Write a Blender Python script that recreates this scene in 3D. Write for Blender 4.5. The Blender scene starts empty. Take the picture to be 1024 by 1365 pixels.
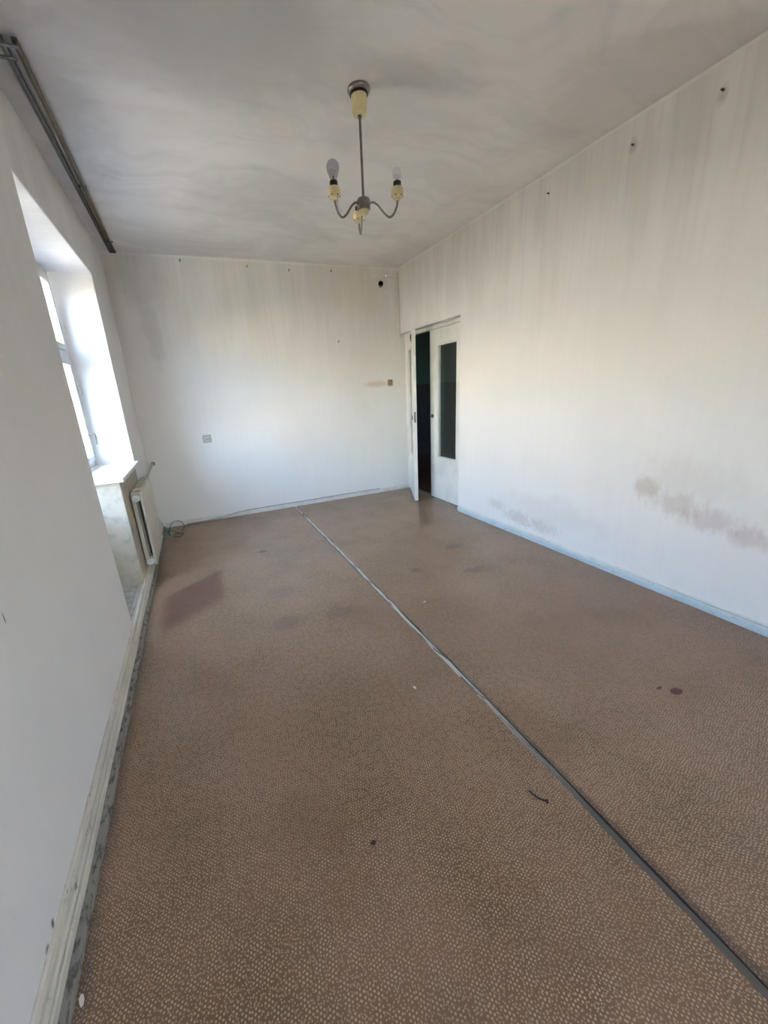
import bpy, bmesh, math, random
from mathutils import Vector, Matrix, noise as mnoise

scene = bpy.context.scene
COL = scene.collection
random.seed(4)

# ------------------------------------------------------------------ camera, world, sun, exposure
F_PX, IMG_W, IMG_H = 522.05, 1024.0, 1365.0
cam_data = bpy.data.cameras.new('camera')
cam_data.sensor_fit = 'VERTICAL'
cam_data.sensor_height = 24.0
cam_data.lens = F_PX / IMG_H * 24.0
cam_data.shift_x = 30.23 / IMG_H
cam_data.shift_y = -1.32 / IMG_H
cam_data.clip_start = 0.02
camera = bpy.data.objects.new('camera', cam_data)
COL.objects.link(camera)
RIGHT = Vector((0.919870, -0.387479, -0.060819))
FORWARD = Vector((0.354775, 0.888102, -0.292249))
UP = Vector((0.167254, 0.247254, 0.954406))
camera.matrix_world = Matrix(((RIGHT.x, UP.x, -FORWARD.x, 0.5443),
                              (RIGHT.y, UP.y, -FORWARD.y, 0.0),
                              (RIGHT.z, UP.z, -FORWARD.z, 1.3508),
                              (0, 0, 0, 1)))
scene.camera = camera

world = bpy.data.worlds.new('sky')
scene.world = world
world.use_nodes = True
wt = world.node_tree
sky = wt.nodes.new('ShaderNodeTexSky')
sky.sky_type = 'NISHITA'
sky.sun_disc = False
sky.sun_elevation = math.radians(48)
sky.sun_rotation = math.radians(90)
sky.air_density = 1.0
sky.dust_density = 5.0
wt.links.new(sky.outputs[0], wt.nodes['Background'].inputs[0])
wt.nodes['Background'].inputs[1].default_value = 0.42

sun_data = bpy.data.lights.new('sun', 'SUN')
sun_data.energy = 7.0
sun_data.angle = math.radians(0.6)
sun_data.color = (1.0, 0.92, 0.78)
sun = bpy.data.objects.new('sun', sun_data)
COL.objects.link(sun)
sun.rotation_euler = (0, math.radians(42), 0)          # high, from behind the building

portal_data = bpy.data.lights.new('window_portal', 'AREA')
portal_data.shape = 'RECTANGLE'
portal_data.size = 2.4
portal_data.size_y = 1.6
portal_data.cycles.is_portal = True
portal = bpy.data.objects.new('window_portal', portal_data)
COL.objects.link(portal)
portal.location = (-0.40, 3.21, 1.2)
portal.rotation_euler = (0, math.radians(-90), 0)

portal2_data = bpy.data.lights.new('window_portal', 'AREA')
portal2_data.shape = 'RECTANGLE'
portal2_data.size = 1.2
portal2_data.size_y = 1.2
portal2_data.cycles.is_portal = True
portal2 = bpy.data.objects.new('window_portal', portal2_data)
COL.objects.link(portal2)
portal2.location = (1.65, -2.74, 1.55)
portal2.rotation_euler = (math.radians(90), 0, 0)

vs = scene.view_settings
vs.view_transform = 'Standard'
vs.look = 'None'
vs.gamma = 1.0
vs.use_curve_mapping = False
vs.exposure = 4.60
scene.cycles.use_denoising = True
scene.cycles.max_bounces = 16
scene.cycles.diffuse_bounces = 10
scene.cycles.glossy_bounces = 6
scene.cycles.transparent_max_bounces = 16
scene.cycles.sample_clamp_indirect = 8.0

# ------------------------------------------------------------------ dimensions (metres)
W, D, H = 3.134, 4.785, 2.75          # room width, back wall, ceiling
Y0 = -2.40                            # wall behind the viewer
OY0, OY1, SOFFIT = 2.45, 3.97, 2.355  # window recess in the left wall
SILL = 0.88
DY0, DOORTOP = 3.53, 2.012            # door recess in the right wall


# ------------------------------------------------------------------ mesh helpers
def box(bm, x0, x1, y0, y1, z0, z1):
    v = [bm.verts.new((x, y, z)) for x in (x0, x1) for y in (y0, y1) for z in (z0, z1)]
    for f in ((0, 1, 3, 2), (4, 6, 7, 5), (0, 4, 5, 1), (2, 3, 7, 6), (0, 2, 6, 4), (1, 5, 7, 3)):
        bm.faces.new([v[i] for i in f])


def prism(bm, poly, axis, a, b):
    """extrude a closed 2-D polygon along an axis: axis 0 -> poly is (y, z), 1 -> (x, z), 2 -> (x, y)"""
    def put(p, t):
        return {0: (t, p[0], p[1]), 1: (p[0], t, p[1]), 2: (p[0], p[1], t)}[axis]
    v0 = [bm.verts.new(put(p, a)) for p in poly]
    v1 = [bm.verts.new(put(p, b)) for p in poly]
    n = len(poly)
    bm.faces.new(v0[::-1])
    bm.faces.new(v1)
    for i in range(n):
        bm.faces.new((v0[i], v0[(i + 1) % n], v1[(i + 1) % n], v1[i]))


def lathe(bm, prof, segs=24, center=(0, 0, 0), axis='Z'):
    """prof: list of (r, h)"""
    rings = []
    for r, h in prof:
        ring = []
        for k in range(segs):
            a = 2 * math.pi * k / segs
            p = Vector((r * math.cos(a), r * math.sin(a), h))
            if axis == 'Y':
                p = Vector((p.x, p.z, p.y))
            elif axis == 'X':
                p = Vector((p.z, p.x, p.y))
            ring.append(bm.verts.new(Vector(center) + p))
        rings.append(ring)
    for i in range(len(rings) - 1):
        for k in range(segs):
            bm.faces.new((rings[i][k], rings[i][(k + 1) % segs], rings[i + 1][(k + 1) % segs], rings[i + 1][k]))
    for ring in (rings[0], rings[-1]):
        try:
            bm.faces.new(ring)
        except ValueError:
            pass


def smooth_path(pts, per=8):
    pts = [Vector(p) for p in pts]
    out = []
    n = len(pts)
    for i in range(n - 1):
        p0, p1, p2, p3 = pts[max(i - 1, 0)], pts[i], pts[i + 1], pts[min(i + 2, n - 1)]
        for k in range(per):
            t = k / per
            out.append(0.5 * ((2 * p1) + (p2 - p0) * t + (2 * p0 - 5 * p1 + 4 * p2 - p3) * t * t
                              + (3 * p1 - p0 - 3 * p2 + p3) * t ** 3))
    out.append(pts[-1])
    return out


def tube(bm, pts, r, segs=10):
    pts = [Vector(p) for p in pts]
    n = len(pts)
    up = None
    rings = []
    for i in range(n):
        t = (pts[min(i + 1, n - 1)] - pts[max(i - 1, 0)]).normalized()
        if up is None:
            up = t.orthogonal().normalized()
        up = (up - t * up.dot(t)).normalized()
        s = t.cross(up)
        rings.append([bm.verts.new(pts[i] + r * (math.cos(2 * math.pi * k / segs) * up + math.sin(2 * math.pi * k / segs) * s))
                      for k in range(segs)])
    for i in range(n - 1):
        for k in range(segs):
            bm.faces.new((rings[i][k], rings[i][(k + 1) % segs], rings[i + 1][(k + 1) % segs], rings[i + 1][k]))
    bm.faces.new(rings[0][::-1])
    bm.faces.new(rings[-1])


def obj(name, bm, mat, parent=None, bevel=0.0, smooth=False, segs=2, kind=None):
    bmesh.ops.recalc_face_normals(bm, faces=bm.faces[:])
    me = bpy.data.meshes.new(name)
    bm.to_mesh(me)
    bm.free()
    if mat:
        me.materials.append(mat)
    o = bpy.data.objects.new(name, me)
    COL.objects.link(o)
    if parent:
        o.parent = parent
    if smooth:
        for p in me.polygons:
            p.use_smooth = True
        try:
            me.set_sharp_from_angle(angle=math.radians(38))
        except Exception:
            pass
    if bevel:
        m = o.modifiers.new('bevel', 'BEVEL')
        m.width = bevel
        m.segments = segs
        m.limit_method = 'ANGLE'
        m.angle_limit = math.radians(40)
    if kind:
        o['kind'] = kind
    return o


def struct(name, bm, mat, bevel=0.0, parent=None):
    return obj(name, bm, mat, parent, bevel=bevel, kind=None if parent else 'structure')


def empty(name, loc, rotz=0.0, kind=None):
    o = bpy.data.objects.new(name, None)
    o.empty_display_size = 0.05
    o.location = loc
    o.rotation_euler = (0, 0, rotz)
    COL.objects.link(o)
    if kind:
        o['kind'] = kind
    return o


def tag(o, label, cat, group=None):
    o['label'] = label
    o['category'] = cat
    if group:
        o['group'] = group
    return o


# ------------------------------------------------------------------ shader helpers
class Mat:
    def __init__(self, name, rough=0.6, spec=0.5, metal=0.0, color=None):
        self.m = bpy.data.materials.new(name)
        self.m.use_nodes = True
        self.t = self.m.node_tree
        self.b = self.t.nodes['Principled BSDF']
        self.b.inputs['Roughness'].default_value = rough
        self.b.inputs['Specular IOR Level'].default_value = spec
        self.b.inputs['Metallic'].default_value = metal
        if color:
            self.b.inputs['Base Color'].default_value = (*color, 1)
        self._pos = None

    def node(self, kind, **kw):
        n = self.t.nodes.new(kind)
        for k, v in kw.items():
            setattr(n, k, v)
        return n

    def put(self, sock, v):
        if isinstance(v, bpy.types.NodeSocket):
            self.t.links.new(v, sock)
        elif isinstance(v, (tuple, list)) and len(v) == 3 and sock.type == 'RGBA':
            sock.default_value = (*v, 1)
        else:
            sock.default_value = v

    def pos(self):
        if self._pos is None:
            self._pos = self.node('ShaderNodeNewGeometry').outputs['Position']
        return self._pos

    def obpos(self):
        return self.node('ShaderNodeTexCoord').outputs['Object']

    def vmath(self, op, a, b=None):
        n = self.node('ShaderNodeVectorMath', operation=op)
        self.put(n.inputs[0], a)
        if b is not None:
            self.put(n.inputs[1], b)
        return n.outputs['Value'] if op in ('LENGTH', 'DOT_PRODUCT', 'DISTANCE') else n.outputs['Vector']

    def math(self, op, a, b=0.0, c=None, clamp=False):
        n = self.node('ShaderNodeMath', operation=op, use_clamp=clamp)
        self.put(n.inputs[0], a)
        self.put(n.inputs[1], b)
        if c is not None:
            self.put(n.inputs[2], c)
        return n.outputs[0]

    def sep(self, v):
        n = self.node('ShaderNodeSeparateXYZ')
        self.put(n.inputs[0], v)
        return n.outputs

    def comb(self, x, y, z):
        n = self.node('ShaderNodeCombineXYZ')
        for i, v in enumerate((x, y, z)):
            self.put(n.inputs[i], v)
        return n.outputs[0]

    def step(self, v, lo, hi):
        """smooth ramp 0 -> 1 while v goes lo -> hi (lo may exceed hi)"""
        n = self.node('ShaderNodeMapRange', interpolation_type='SMOOTHSTEP', clamp=True)
        a, b, t0, t1 = (lo, hi, 0.0, 1.0) if lo < hi else (hi, lo, 1.0, 0.0)
        self.put(n.inputs['Value'], v)
        n.inputs['From Min'].default_value = a
        n.inputs['From Max'].default_value = b
        n.inputs['To Min'].default_value = t0
        n.inputs['To Max'].default_value = t1
        return n.outputs['Result']

    def noise(self, v, scale, detail=3.0, rough=0.5, distort=0.0):
        n = self.node('ShaderNodeTexNoise')
        self.put(n.inputs['Vector'], v)
        n.inputs['Scale'].default_value = scale
        n.inputs['Detail'].default_value = detail
        n.inputs['Roughness'].default_value = rough
        n.inputs['Distortion'].default_value = distort
        return n.outputs['Fac']

    def mix(self, f, a, b, blend='MIX'):
        n = self.node('ShaderNodeMix', data_type='RGBA', blend_type=blend)
        self.put(n.inputs[0], f)
        self.put(n.inputs[6], a)
        self.put(n.inputs[7], b)
        return n.outputs[2]

    def scale(self, v, s):
        return self.vmath('MULTIPLY', v, s)

    def color(self, v):
        self.put(self.b.inputs['Base Color'], v)

    def bump(self, h, strength=0.3, dist=0.01):
        n = self.node('ShaderNodeBump')
        n.inputs['Strength'].default_value = strength
        n.inputs['Distance'].default_value = dist
        self.put(n.inputs['Height'], h)
        self.put(self.b.inputs['Normal'], n.outputs[0])

    def stain(self, col, center, radii, colour, amount, ragged=0.7, freq=9.0, soft=(1.05, 0.25), stretch=(1, 1, 1)):
        """a stain or a painted patch of shade, fixed in the room"""
        d = self.vmath('LENGTH', self.vmath('DIVIDE', self.vmath('SUBTRACT', self.pos(), center), radii))
        nz = self.noise(self.scale(self.pos(), stretch), freq, 4.0, 0.65)
        d = self.math('ADD', d, self.math('MULTIPLY', self.math('SUBTRACT', nz, 0.5), ragged * 2))
        return self.mix(self.math('MULTIPLY', self.step(d, soft[0], soft[1]), amount), col, colour)


def plaster(name, base, horiz, dirt_shade_top=0.5, stains_shades=(), z_streak=1.55, seed=0.0, flow=1.0):
    """old whitewashed plaster: brush streaks running down, soot streaks and painted shade towards the ceiling"""
    m = Mat(name, rough=0.85, spec=0.25)
    P = m.pos()
    s = m.sep(P)
    hc = s[1] if horiz == 'y' else s[0]
    z = s[2]
    off = m.math('ADD', hc, seed)
    fine = m.noise(m.comb(m.math('MULTIPLY', off, 34.0), 0.0, m.math('MULTIPLY', z, 1.3)), 1.0, 4.0, 0.6)
    broad = m.noise(m.comb(m.math('MULTIPLY', off, 6.5), 3.1, m.math('MULTIPLY', z, 1.1)), 1.0, 3.0, 0.55)
    cloud = m.noise(P, 1.3, 4.0, 0.6)
    col = m.mix(m.math('MULTIPLY', m.step(fine, 0.35, 0.75), 0.10 * flow), base, tuple(c * 0.80 for c in base))
    col = m.mix(m.math('MULTIPLY', m.step(cloud, 0.42, 0.72), 0.16), col, tuple(c * k for c, k in zip(base, (0.84, 0.80, 0.76))))
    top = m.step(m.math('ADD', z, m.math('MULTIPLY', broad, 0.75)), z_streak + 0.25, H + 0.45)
    soot = m.math('MULTIPLY', m.math('MULTIPLY', top, m.step(broad, 0.30, 0.66)), dirt_shade_top * 0.6)
    col = m.mix(m.math('MULTIPLY', m.step(m.math('ADD', z, m.math('MULTIPLY', cloud, 0.6)), 1.9, 3.0), dirt_shade_top * 0.22), col, tuple(c * k for c, k in zip(base, (0.70, 0.64, 0.57))))  # shade towards the ceiling put into the wall colour
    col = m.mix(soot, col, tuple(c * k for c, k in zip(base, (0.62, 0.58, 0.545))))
    soot2 = m.math('MULTIPLY', m.math('MULTIPLY', m.step(z, 1.7, 2.7), m.step(fine, 0.48, 0.70)), dirt_shade_top * 0.40)
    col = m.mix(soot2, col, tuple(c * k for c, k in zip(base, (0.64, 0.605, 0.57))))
    # crooked painter's line where the wall meets the ceiling
    wob = m.math('MULTIPLY', m.noise(P, 4.0, 2.0), 0.03)
    lip = m.step(m.math('ADD', z, wob), H - 0.012, H - 0.004)
    col = m.mix(m.math('MULTIPLY', lip, 0.4), col, tuple(min(1, c * 1.08) for c in base))
    for st in stains_shades:
        col = m.stain(col, *st[:4], **(st[4] if len(st) > 4 else {}))
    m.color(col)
    grain = m.noise(P, 160.0, 3.0, 0.6)
    m.bump(m.math('ADD', m.math('ADD', m.math('MULTIPLY', fine, 1.2), m.math('MULTIPLY', grain, 0.25)),
                  m.math('MULTIPLY', m.noise(P, 9.0, 4.0, 0.6), 1.6)), 0.28, 0.004)
    return m.m


WHITE = (0.80, 0.783, 0.757)
BROWNISH = (0.40, 0.32, 0.27)

mat_back = plaster('plaster_back_wall', (0.83, 0.81, 0.775), 'x', 0.45, seed=3.7, stains_shades=[
    ((2.79, D, 1.425), (0.24, 0.3, 0.05), (0.58, 0.47, 0.33), 0.55, dict(ragged=0.5)),
    ((0.25, D, 2.52), (0.40, 0.3, 0.34), (0.50, 0.47, 0.44), 0.40, dict(ragged=0.5, freq=5)),  # shade of the upper left corner painted into the wall
    ((2.55, D, 2.55), (0.50, 0.3, 0.5), (0.70, 0.60, 0.43), 0.35, dict(ragged=0.6, freq=4)),
    ((0.30, D, 2.05), (0.10, 0.3, 0.5), (0.45, 0.42, 0.38), 0.30, dict(ragged=0.6, freq=6)),  # painted shade continuing down the left side
])
mat_right = plaster('plaster_right_wall', WHITE, 'y', 0.55, seed=0.0, stains_shades=[
    ((W, 1.56, 0.655), (0.3, 0.11, 0.085), (0.47, 0.39, 0.30), 0.50, dict(ragged=0.8, freq=20, stretch=(1, 1, 0.5))),
    ((W, 1.38, 0.590), (0.3, 0.20, 0.095), (0.48, 0.38, 0.33), 0.42, dict(ragged=0.8, freq=18, stretch=(1, 1, 0.5))),
    ((W, 1.18, 0.525), (0.3, 0.22, 0.090), (0.50, 0.38, 0.35), 0.45, dict(ragged=0.8, freq=18, stretch=(1, 1, 0.5))),
    ((W, 1.02, 0.480), (0.3, 0.13, 0.075), (0.50, 0.38, 0.36), 0.45, dict(ragged=0.7, freq=18, stretch=(1, 1, 0.5))),
    ((W, 1.30, 0.75), (0.3, 0.35, 0.16), (0.60, 0.53, 0.48), 0.28, dict(ragged=0.8, freq=9, stretch=(1, 1, 0.5))),
    ((W, 2.62, 0.155), (0.3, 0.22, 0.085), (0.48, 0.43, 0.36), 0.45, dict(ragged=0.9, freq=24)),
    ((W, 2.36, 0.150), (0.3, 0.22, 0.075), (0.48, 0.43, 0.37), 0.40, dict(ragged=0.9, freq=24)),
    ((W, 2.92, 0.210), (0.3, 0.16, 0.07), (0.52, 0.47, 0.40), 0.35, dict(ragged=0.9, freq=24)),
    ((W, 2.30, 0.30), (0.3, 0.6, 0.16), (0.62, 0.57, 0.52), 0.25, dict(ragged=0.9, freq=8)),
    ((W, 1.912, 2.60), (0.3, 0.035, 0.05), (0.36, 0.33, 0.28), 0.5, dict(ragged=0.5, freq=30)),
    ((W, 1.486, 2.60), (0.3, 0.03, 0.05), (0.40, 0.36, 0.31), 0.5, dict(ragged=0.5, freq=30)),
])
mat_left = plaster('plaster_left_wall', (0.79, 0.78, 0.77), 'y', 0.40, seed=7.0, flow=0.7, stains_shades=[
    ((0, 1.205, 0.84), (0.3, 0.004, 0.022), (0.06, 0.06, 0.06), 0.9, dict(ragged=0.3, freq=40)),
    ((0, 0.93, 0.106), (0.3, 0.012, 0.016), (0.08, 0.07, 0.06), 0.85, dict(ragged=0.5, freq=60)),
    ((0, 0.88, 0.099), (0.3, 0.014, 0.014), (0.14, 0.12, 0.11), 0.8, dict(ragged=0.6, freq=60)),
])
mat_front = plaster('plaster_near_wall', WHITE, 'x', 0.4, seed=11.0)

# ceiling: broad brush sweeps, soot and one painted shade patch
cm = Mat('whitewashed_ceiling', rough=0.9, spec=0.2)
P = cm.pos()
sx, sy, sz = cm.sep(P)
warp = cm.math('MULTIPLY', cm.math('SUBTRACT', cm.noise(P, 0.9, 3.0), 0.5), 1.1)
sweep = cm.noise(cm.comb(cm.math('MULTIPLY', sx, 0.9), cm.math('MULTIPLY', cm.math('ADD', sy, warp), 7.0), 0.0), 1.0, 4.0, 0.6)
patch = cm.noise(P, 1.15, 5.0, 0.6, 0.6)
strokes = cm.noise(cm.comb(cm.math('MULTIPLY', sx, 3.0), cm.math('MULTIPLY', cm.math('ADD', sy, warp), 34.0), 0.0), 1.0, 3.0, 0.6)
C0 = (0.80, 0.77, 0.74)
col = cm.mix(cm.math('MULTIPLY', cm.step(patch, 0.44, 0.66), 0.30), C0, (0.47, 0.445, 0.42))
col = cm.mix(cm.math('MULTIPLY', cm.step(sweep, 0.45, 0.68), 0.22), col, (0.50, 0.475, 0.45))
col = cm.mix(cm.math('MULTIPLY', cm.step(strokes, 0.5, 0.75), 0.22), col, (0.80, 0.775, 0.745))
col = cm.stain(col, (0.85, 2.0, H), (0.75, 0.75, 0.3), (0.53, 0.505, 0.485), 0.75, ragged=0.4, freq=3)  # patch painted darker to offset window light on the ceiling
col = cm.stain(col, (0.15, 2.9, H), (0.30, 1.2, 0.3), (0.42, 0.39, 0.37), 0.45, ragged=0.6, freq=4)
col = cm.stain(col, (1.75, 2.05, H), (0.45, 0.12, 0.3), (0.45, 0.43, 0.42), 0.40, ragged=0.6, freq=5)
col = cm.stain(col, (1.3, 3.4, H), (0.65, 0.5, 0.3), (0.50, 0.48, 0.46), 0.35, ragged=0.8, freq=4)
col = cm.stain(col, (0.9, 2.9, H), (0.45, 0.16, 0.3), (0.86, 0.84, 0.81), 0.55, ragged=0.7, freq=4, stretch=(0.6, 2, 1))
col = cm.stain(col, (0.55, 2.55, H), (0.35, 0.10, 0.3), (0.86, 0.84, 0.81), 0.45, ragged=0.7, freq=4, stretch=(0.6, 2, 1))
cm.color(col)
cm.bump(cm.math('ADD', strokes, cm.math('MULTIPLY', cm.noise(P, 130.0, 3.0), 0.3)), 0.22, 0.004)
mat_ceiling = cm.m

# linoleum: brown ground with a dense pale blossom print
lm = Mat('linoleum', rough=0.36, spec=0.5)
P = lm.pos()
sx, sy, sz = lm.sep(P)
flat = lm.comb(sx, sy, 0.0)
vor = lm.node('ShaderNodeTexVoronoi', voronoi_dimensions='2D', feature='F1')
lm.put(vor.inputs['Vector'], flat)
vor.inputs['Scale'].default_value = 30.0
vor.inputs['Randomness'].default_value = 0.9
loc = lm.vmath('SUBTRACT', flat, vor.outputs['Position'])
rr = lm.vmath('LENGTH', loc)
lx, ly, lz = lm.sep(loc)
ang = lm.math('ARCTAN2', ly, lx)
ring = lm.math('MULTIPLY', lm.step(rr, 0.0062, 0.0080), lm.step(rr, 0.0125, 0.0105))
petal = lm.math('MULTIPLY', ring, lm.step(lm.math('SINE', lm.math('MULTIPLY', ang, 6.0)), -0.1, 0.5))
v2 = lm.node('ShaderNodeTexVoronoi', voronoi_dimensions='2D', feature='F1')
lm.put(v2.inputs['Vector'], flat)
v2.inputs['Scale'].default_value = 138.0
v2.inputs['Randomness'].default_value = 1.0
pick = lm.sep(v2.outputs['Color'])[0]
dots = lm.math('MULTIPLY', lm.math('MULTIPLY', lm.step(lm.math('ADD', v2.outputs['Distance'], lm.math('MULTIPLY', pick, 0.14)), 0.46, 0.24), lm.step(rr, 0.0115, 0.0145)), lm.math('ADD', 0.40, lm.math('MULTIPLY', pick, 0.75)), clamp=True)
core = lm.step(rr, 0.0035, 0.002)
mask = lm.math('MAXIMUM', lm.math('MAXIMUM', petal, dots), core)
wear = lm.noise(flat, 1.7, 5.0, 0.6)
mask = lm.math('MULTIPLY', mask, lm.step(wear, 0.15, 0.5))
ground = lm.mix(lm.step(lm.noise(flat, 2.6, 4.0), 0.3, 0.7), (0.180, 0.105, 0.057), (0.250, 0.146, 0.092))
col = lm.mix(mask, ground, (0.50, 0.375, 0.255))
# a faded, redder field on the right and grime by the joint
red = (0.155, 0.080, 0.068)
field = lm.math('MULTIPLY', lm.math('MULTIPLY', lm.step(sx, 1.70, 1.86), lm.step(sy, 0.62, 0.80)), lm.step(sy, 2.05, 1.75))
col = lm.mix(lm.math('MULTIPLY', field, 0.16), col, (0.20, 0.105, 0.085))
joint = lm.math('ABSOLUTE', lm.math('SUBTRACT', sx, 1.540))
col = lm.mix(lm.math('MULTIPLY', lm.step(lm.math('ADD', joint, lm.math('MULTIPLY', lm.noise(flat, 40.0, 3.0), 0.022)), 0.034, 0.020), 0.55), col, (0.055, 0.048, 0.042))
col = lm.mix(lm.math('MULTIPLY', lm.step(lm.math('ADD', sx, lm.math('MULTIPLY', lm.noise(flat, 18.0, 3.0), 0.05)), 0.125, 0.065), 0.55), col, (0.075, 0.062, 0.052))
# worn trapezoid where furniture stood
u = lm.math('SUBTRACT', sy, lm.math('MULTIPLY', sx, 0.72))
rug = lm.math('MULTIPLY', lm.math('MULTIPLY', lm.step(sx, 0.10, 0.19), lm.step(sx, 0.575, 0.50)),
              lm.math('MULTIPLY', lm.step(u, 2.22, 2.42), lm.step(u, 2.88, 2.80)))
col = lm.mix(lm.math('MULTIPLY', rug, 0.75), col, (0.135, 0.060, 0.042))
for c, r, k, a, kw in (
        ((2.305, 0.80, 0), (0.034, 0.022, 0.2), (0.085, 0.018, 0.015), 0.95, dict(ragged=0.35, freq=40, soft=(1.0, 0.7))),
        ((2.262, 0.845, 0), (0.022, 0.008, 0.2), (0.06, 0.025, 0.022), 0.9, dict(ragged=0.35, freq=40, soft=(1.0, 0.6))),
        ((0.923, 3.457, 0), (0.055, 0.05, 0.2), (0.07, 0.035, 0.028), 0.75, dict(ragged=0.5, freq=14)),
        ((2.47, 2.67, 0), (0.12, 0.08, 0.2), (0.10, 0.065, 0.05), 0.55, dict(ragged=0.5, freq=12)),
        ((2.32, 2.20, 0), (0.11, 0.07, 0.2), (0.10, 0.06, 0.05), 0.5, dict(ragged=0.7, freq=14)),
        ((1.93, 2.42, 0), (0.06, 0.05, 0.2), (0.10, 0.06, 0.05), 0.5, dict(ragged=0.6, freq=14)),
        ((0.88, 2.17, 0), (0.13, 0.11, 0.2), (0.105, 0.07, 0.052), 0.45, dict(ragged=0.7, freq=11)),
        ((1.20, 2.15, 0), (0.12, 0.12, 0.2), (0.11, 0.075, 0.055), 0.35, dict(ragged=0.7, freq=11)),
        ((0.905, 2.60, 0), (0.13, 0.13, 0.2), (0.12, 0.08, 0.06), 0.25, dict(ragged=0.7, freq=9))):
    col = lm.stain(col, c, r, k, a, **kw)
lm.color(col)
lm.put(lm.b.inputs['Roughness'], lm.math('ADD', 0.22, lm.math('MULTIPLY', lm.noise(flat, 6.0, 4.0, 0.6), 0.26)))
lm.bump(lm.math('ADD', lm.math('MULTIPLY', lm.noise(flat, 3.0, 3.0), 6.0), lm.math('MULTIPLY', mask, 0.12)), 0.25, 0.0025)
mat_lino = lm.m


def simple(name, color, rough=0.6, metal=0.0, var=0.12, scale=12.0, spec=0.5, dark=None):
    m = Mat(name, rough=rough, spec=spec, metal=metal)
    n = m.noise(m.obpos(), scale, 4.0, 0.6)
    dark = dark or tuple(c * (1 - var * 2) for c in color)
    m.color(m.mix(m.step(n, 0.35, 0.75), color, dark))
    return m.m


def chipped(name, color, chip, amount=(0.60, 0.66), scale=22.0, rough=0.45, stretch=(1, 1, 1)):
    """old oil paint with chips showing what is under it"""
    m = Mat(name, rough=rough, spec=0.5)
    v = m.scale(m.pos(), stretch)
    n = m.noise(v, scale, 5.0, 0.65)
    soft = m.noise(m.pos(), 4.0, 4.0, 0.6)
    col = m.mix(m.step(soft, 0.35, 0.7), color, tuple(c * 0.86 for c in color))
    chipmask = m.step(n, *amount)
    m.color(m.mix(chipmask, col, chip))
    m.bump(m.math('SUBTRACT', m.math('MULTIPLY', m.noise(m.pos(), 60.0, 3.0), 0.3), chipmask), 0.35, 0.002)
    return m.m


mat_base_blue = chipped('oil_painted_skirting', (0.60, 0.645, 0.645), (0.16, 0.17, 0.17), (0.62, 0.70), 9.0, stretch=(6, 1.4, 9))
mat_base_white = chipped('white_painted_skirting', (0.72, 0.71, 0.66), (0.22, 0.20, 0.17), (0.63, 0.70), 8.0, stretch=(1.4, 6, 9))
mat_base_left = chipped('grimy_cream_skirting', (0.68, 0.645, 0.56), (0.17, 0.15, 0.13), (0.60, 0.70), 10.0, stretch=(5, 1.3, 9))
mat_shoe = chipped('grimy_quarter_round', (0.27, 0.25, 0.215), (0.09, 0.08, 0.07), (0.48, 0.62), 14.0, stretch=(4, 1.5, 4), rough=0.7)
mat_shoe_blue = chipped('pale_blue_quarter_round', (0.47, 0.57, 0.61), (0.17, 0.18, 0.18), (0.58, 0.70), 12.0, stretch=(4, 1.5, 4))
mat_threshold = chipped('threshold_planks', (0.56, 0.51, 0.42), (0.20, 0.155, 0.12), (0.50, 0.66), 6.0, stretch=(14, 1.2, 6))
mat_parapet = chipped('cream_parapet_paint', (0.50, 0.44, 0.34), (0.40, 0.36, 0.28), (0.50, 0.62), 16.0, rough=0.7)
mat_concrete = simple('raw_concrete', (0.44, 0.42, 0.36), 0.9, var=0.22, scale=24.0)
mat_sub = Mat('pvc_joint_strip', rough=0.55)
_p = mat_sub.pos()
_s = mat_sub.sep(_p)
_n = mat_sub.noise(mat_sub.comb(mat_sub.math('MULTIPLY', _s[0], 40.0), mat_sub.math('MULTIPLY', _s[1], 4.5), 0.0), 1.0, 4.0, 0.65)
_g = mat_sub.step(mat_sub.math('ADD', _s[1], mat_sub.math('MULTIPLY', _n, 0.8)), 0.9, 1.8)
_c = mat_sub.mix(_g, (0.105, 0.10, 0.092), (0.52, 0.51, 0.49))
_c = mat_sub.mix(mat_sub.step(_n, 0.50, 0.62), _c, (0.13, 0.105, 0.085))
mat_sub.color(_c)
mat_sub = mat_sub.m
mat_door = chipped('door_oil_paint', (0.76, 0.755, 0.71), (0.60, 0.57, 0.50), (0.66, 0.74), 10.0, rough=0.35, stretch=(3, 3, 0.7))
mat_frame_paint = chipped('window_oil_paint', (0.74, 0.735, 0.71), (0.40, 0.36, 0.30), (0.66, 0.72), 14.0, rough=0.4)
mat_sill = chipped('white_sill_paint', (0.80, 0.80, 0.79), (0.35, 0.34, 0.32), (0.70, 0.76), 16.0, rough=0.35, stretch=(1, 1, 3))
mat_rad = chipped('cream_radiator_paint', (0.62, 0.575, 0.48), (0.46, 0.39, 0.29), (0.58, 0.70), 9.0, rough=0.4, stretch=(2, 2, 0.6))
mat_rad_gap = simple('radiator_joint_brown', (0.26, 0.19, 0.11), 0.7, var=0.2)  # plain brown for the bands between radiator sections
mat_rad_plug = simple('white_plug_paint', (0.78, 0.77, 0.75), 0.4, var=0.05)
mat_pipe = simple('painted_pipe', (0.52, 0.48, 0.42), 0.5)
mat_chrome = simple('dull_nickel', (0.30, 0.27, 0.235), 0.28, metal=1.0, var=0.15, scale=30.0)
mat_chrome_dark = simple('tarnished_steel', (0.22, 0.20, 0.18), 0.45, metal=0.8, var=0.2, scale=20.0)
mat_cream = simple('yellowed_plastic', (0.72, 0.61, 0.34), 0.45, var=0.10, scale=18.0)
mat_black = simple('black_bakelite', (0.012, 0.011, 0.010), 0.4, var=0.1)
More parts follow.
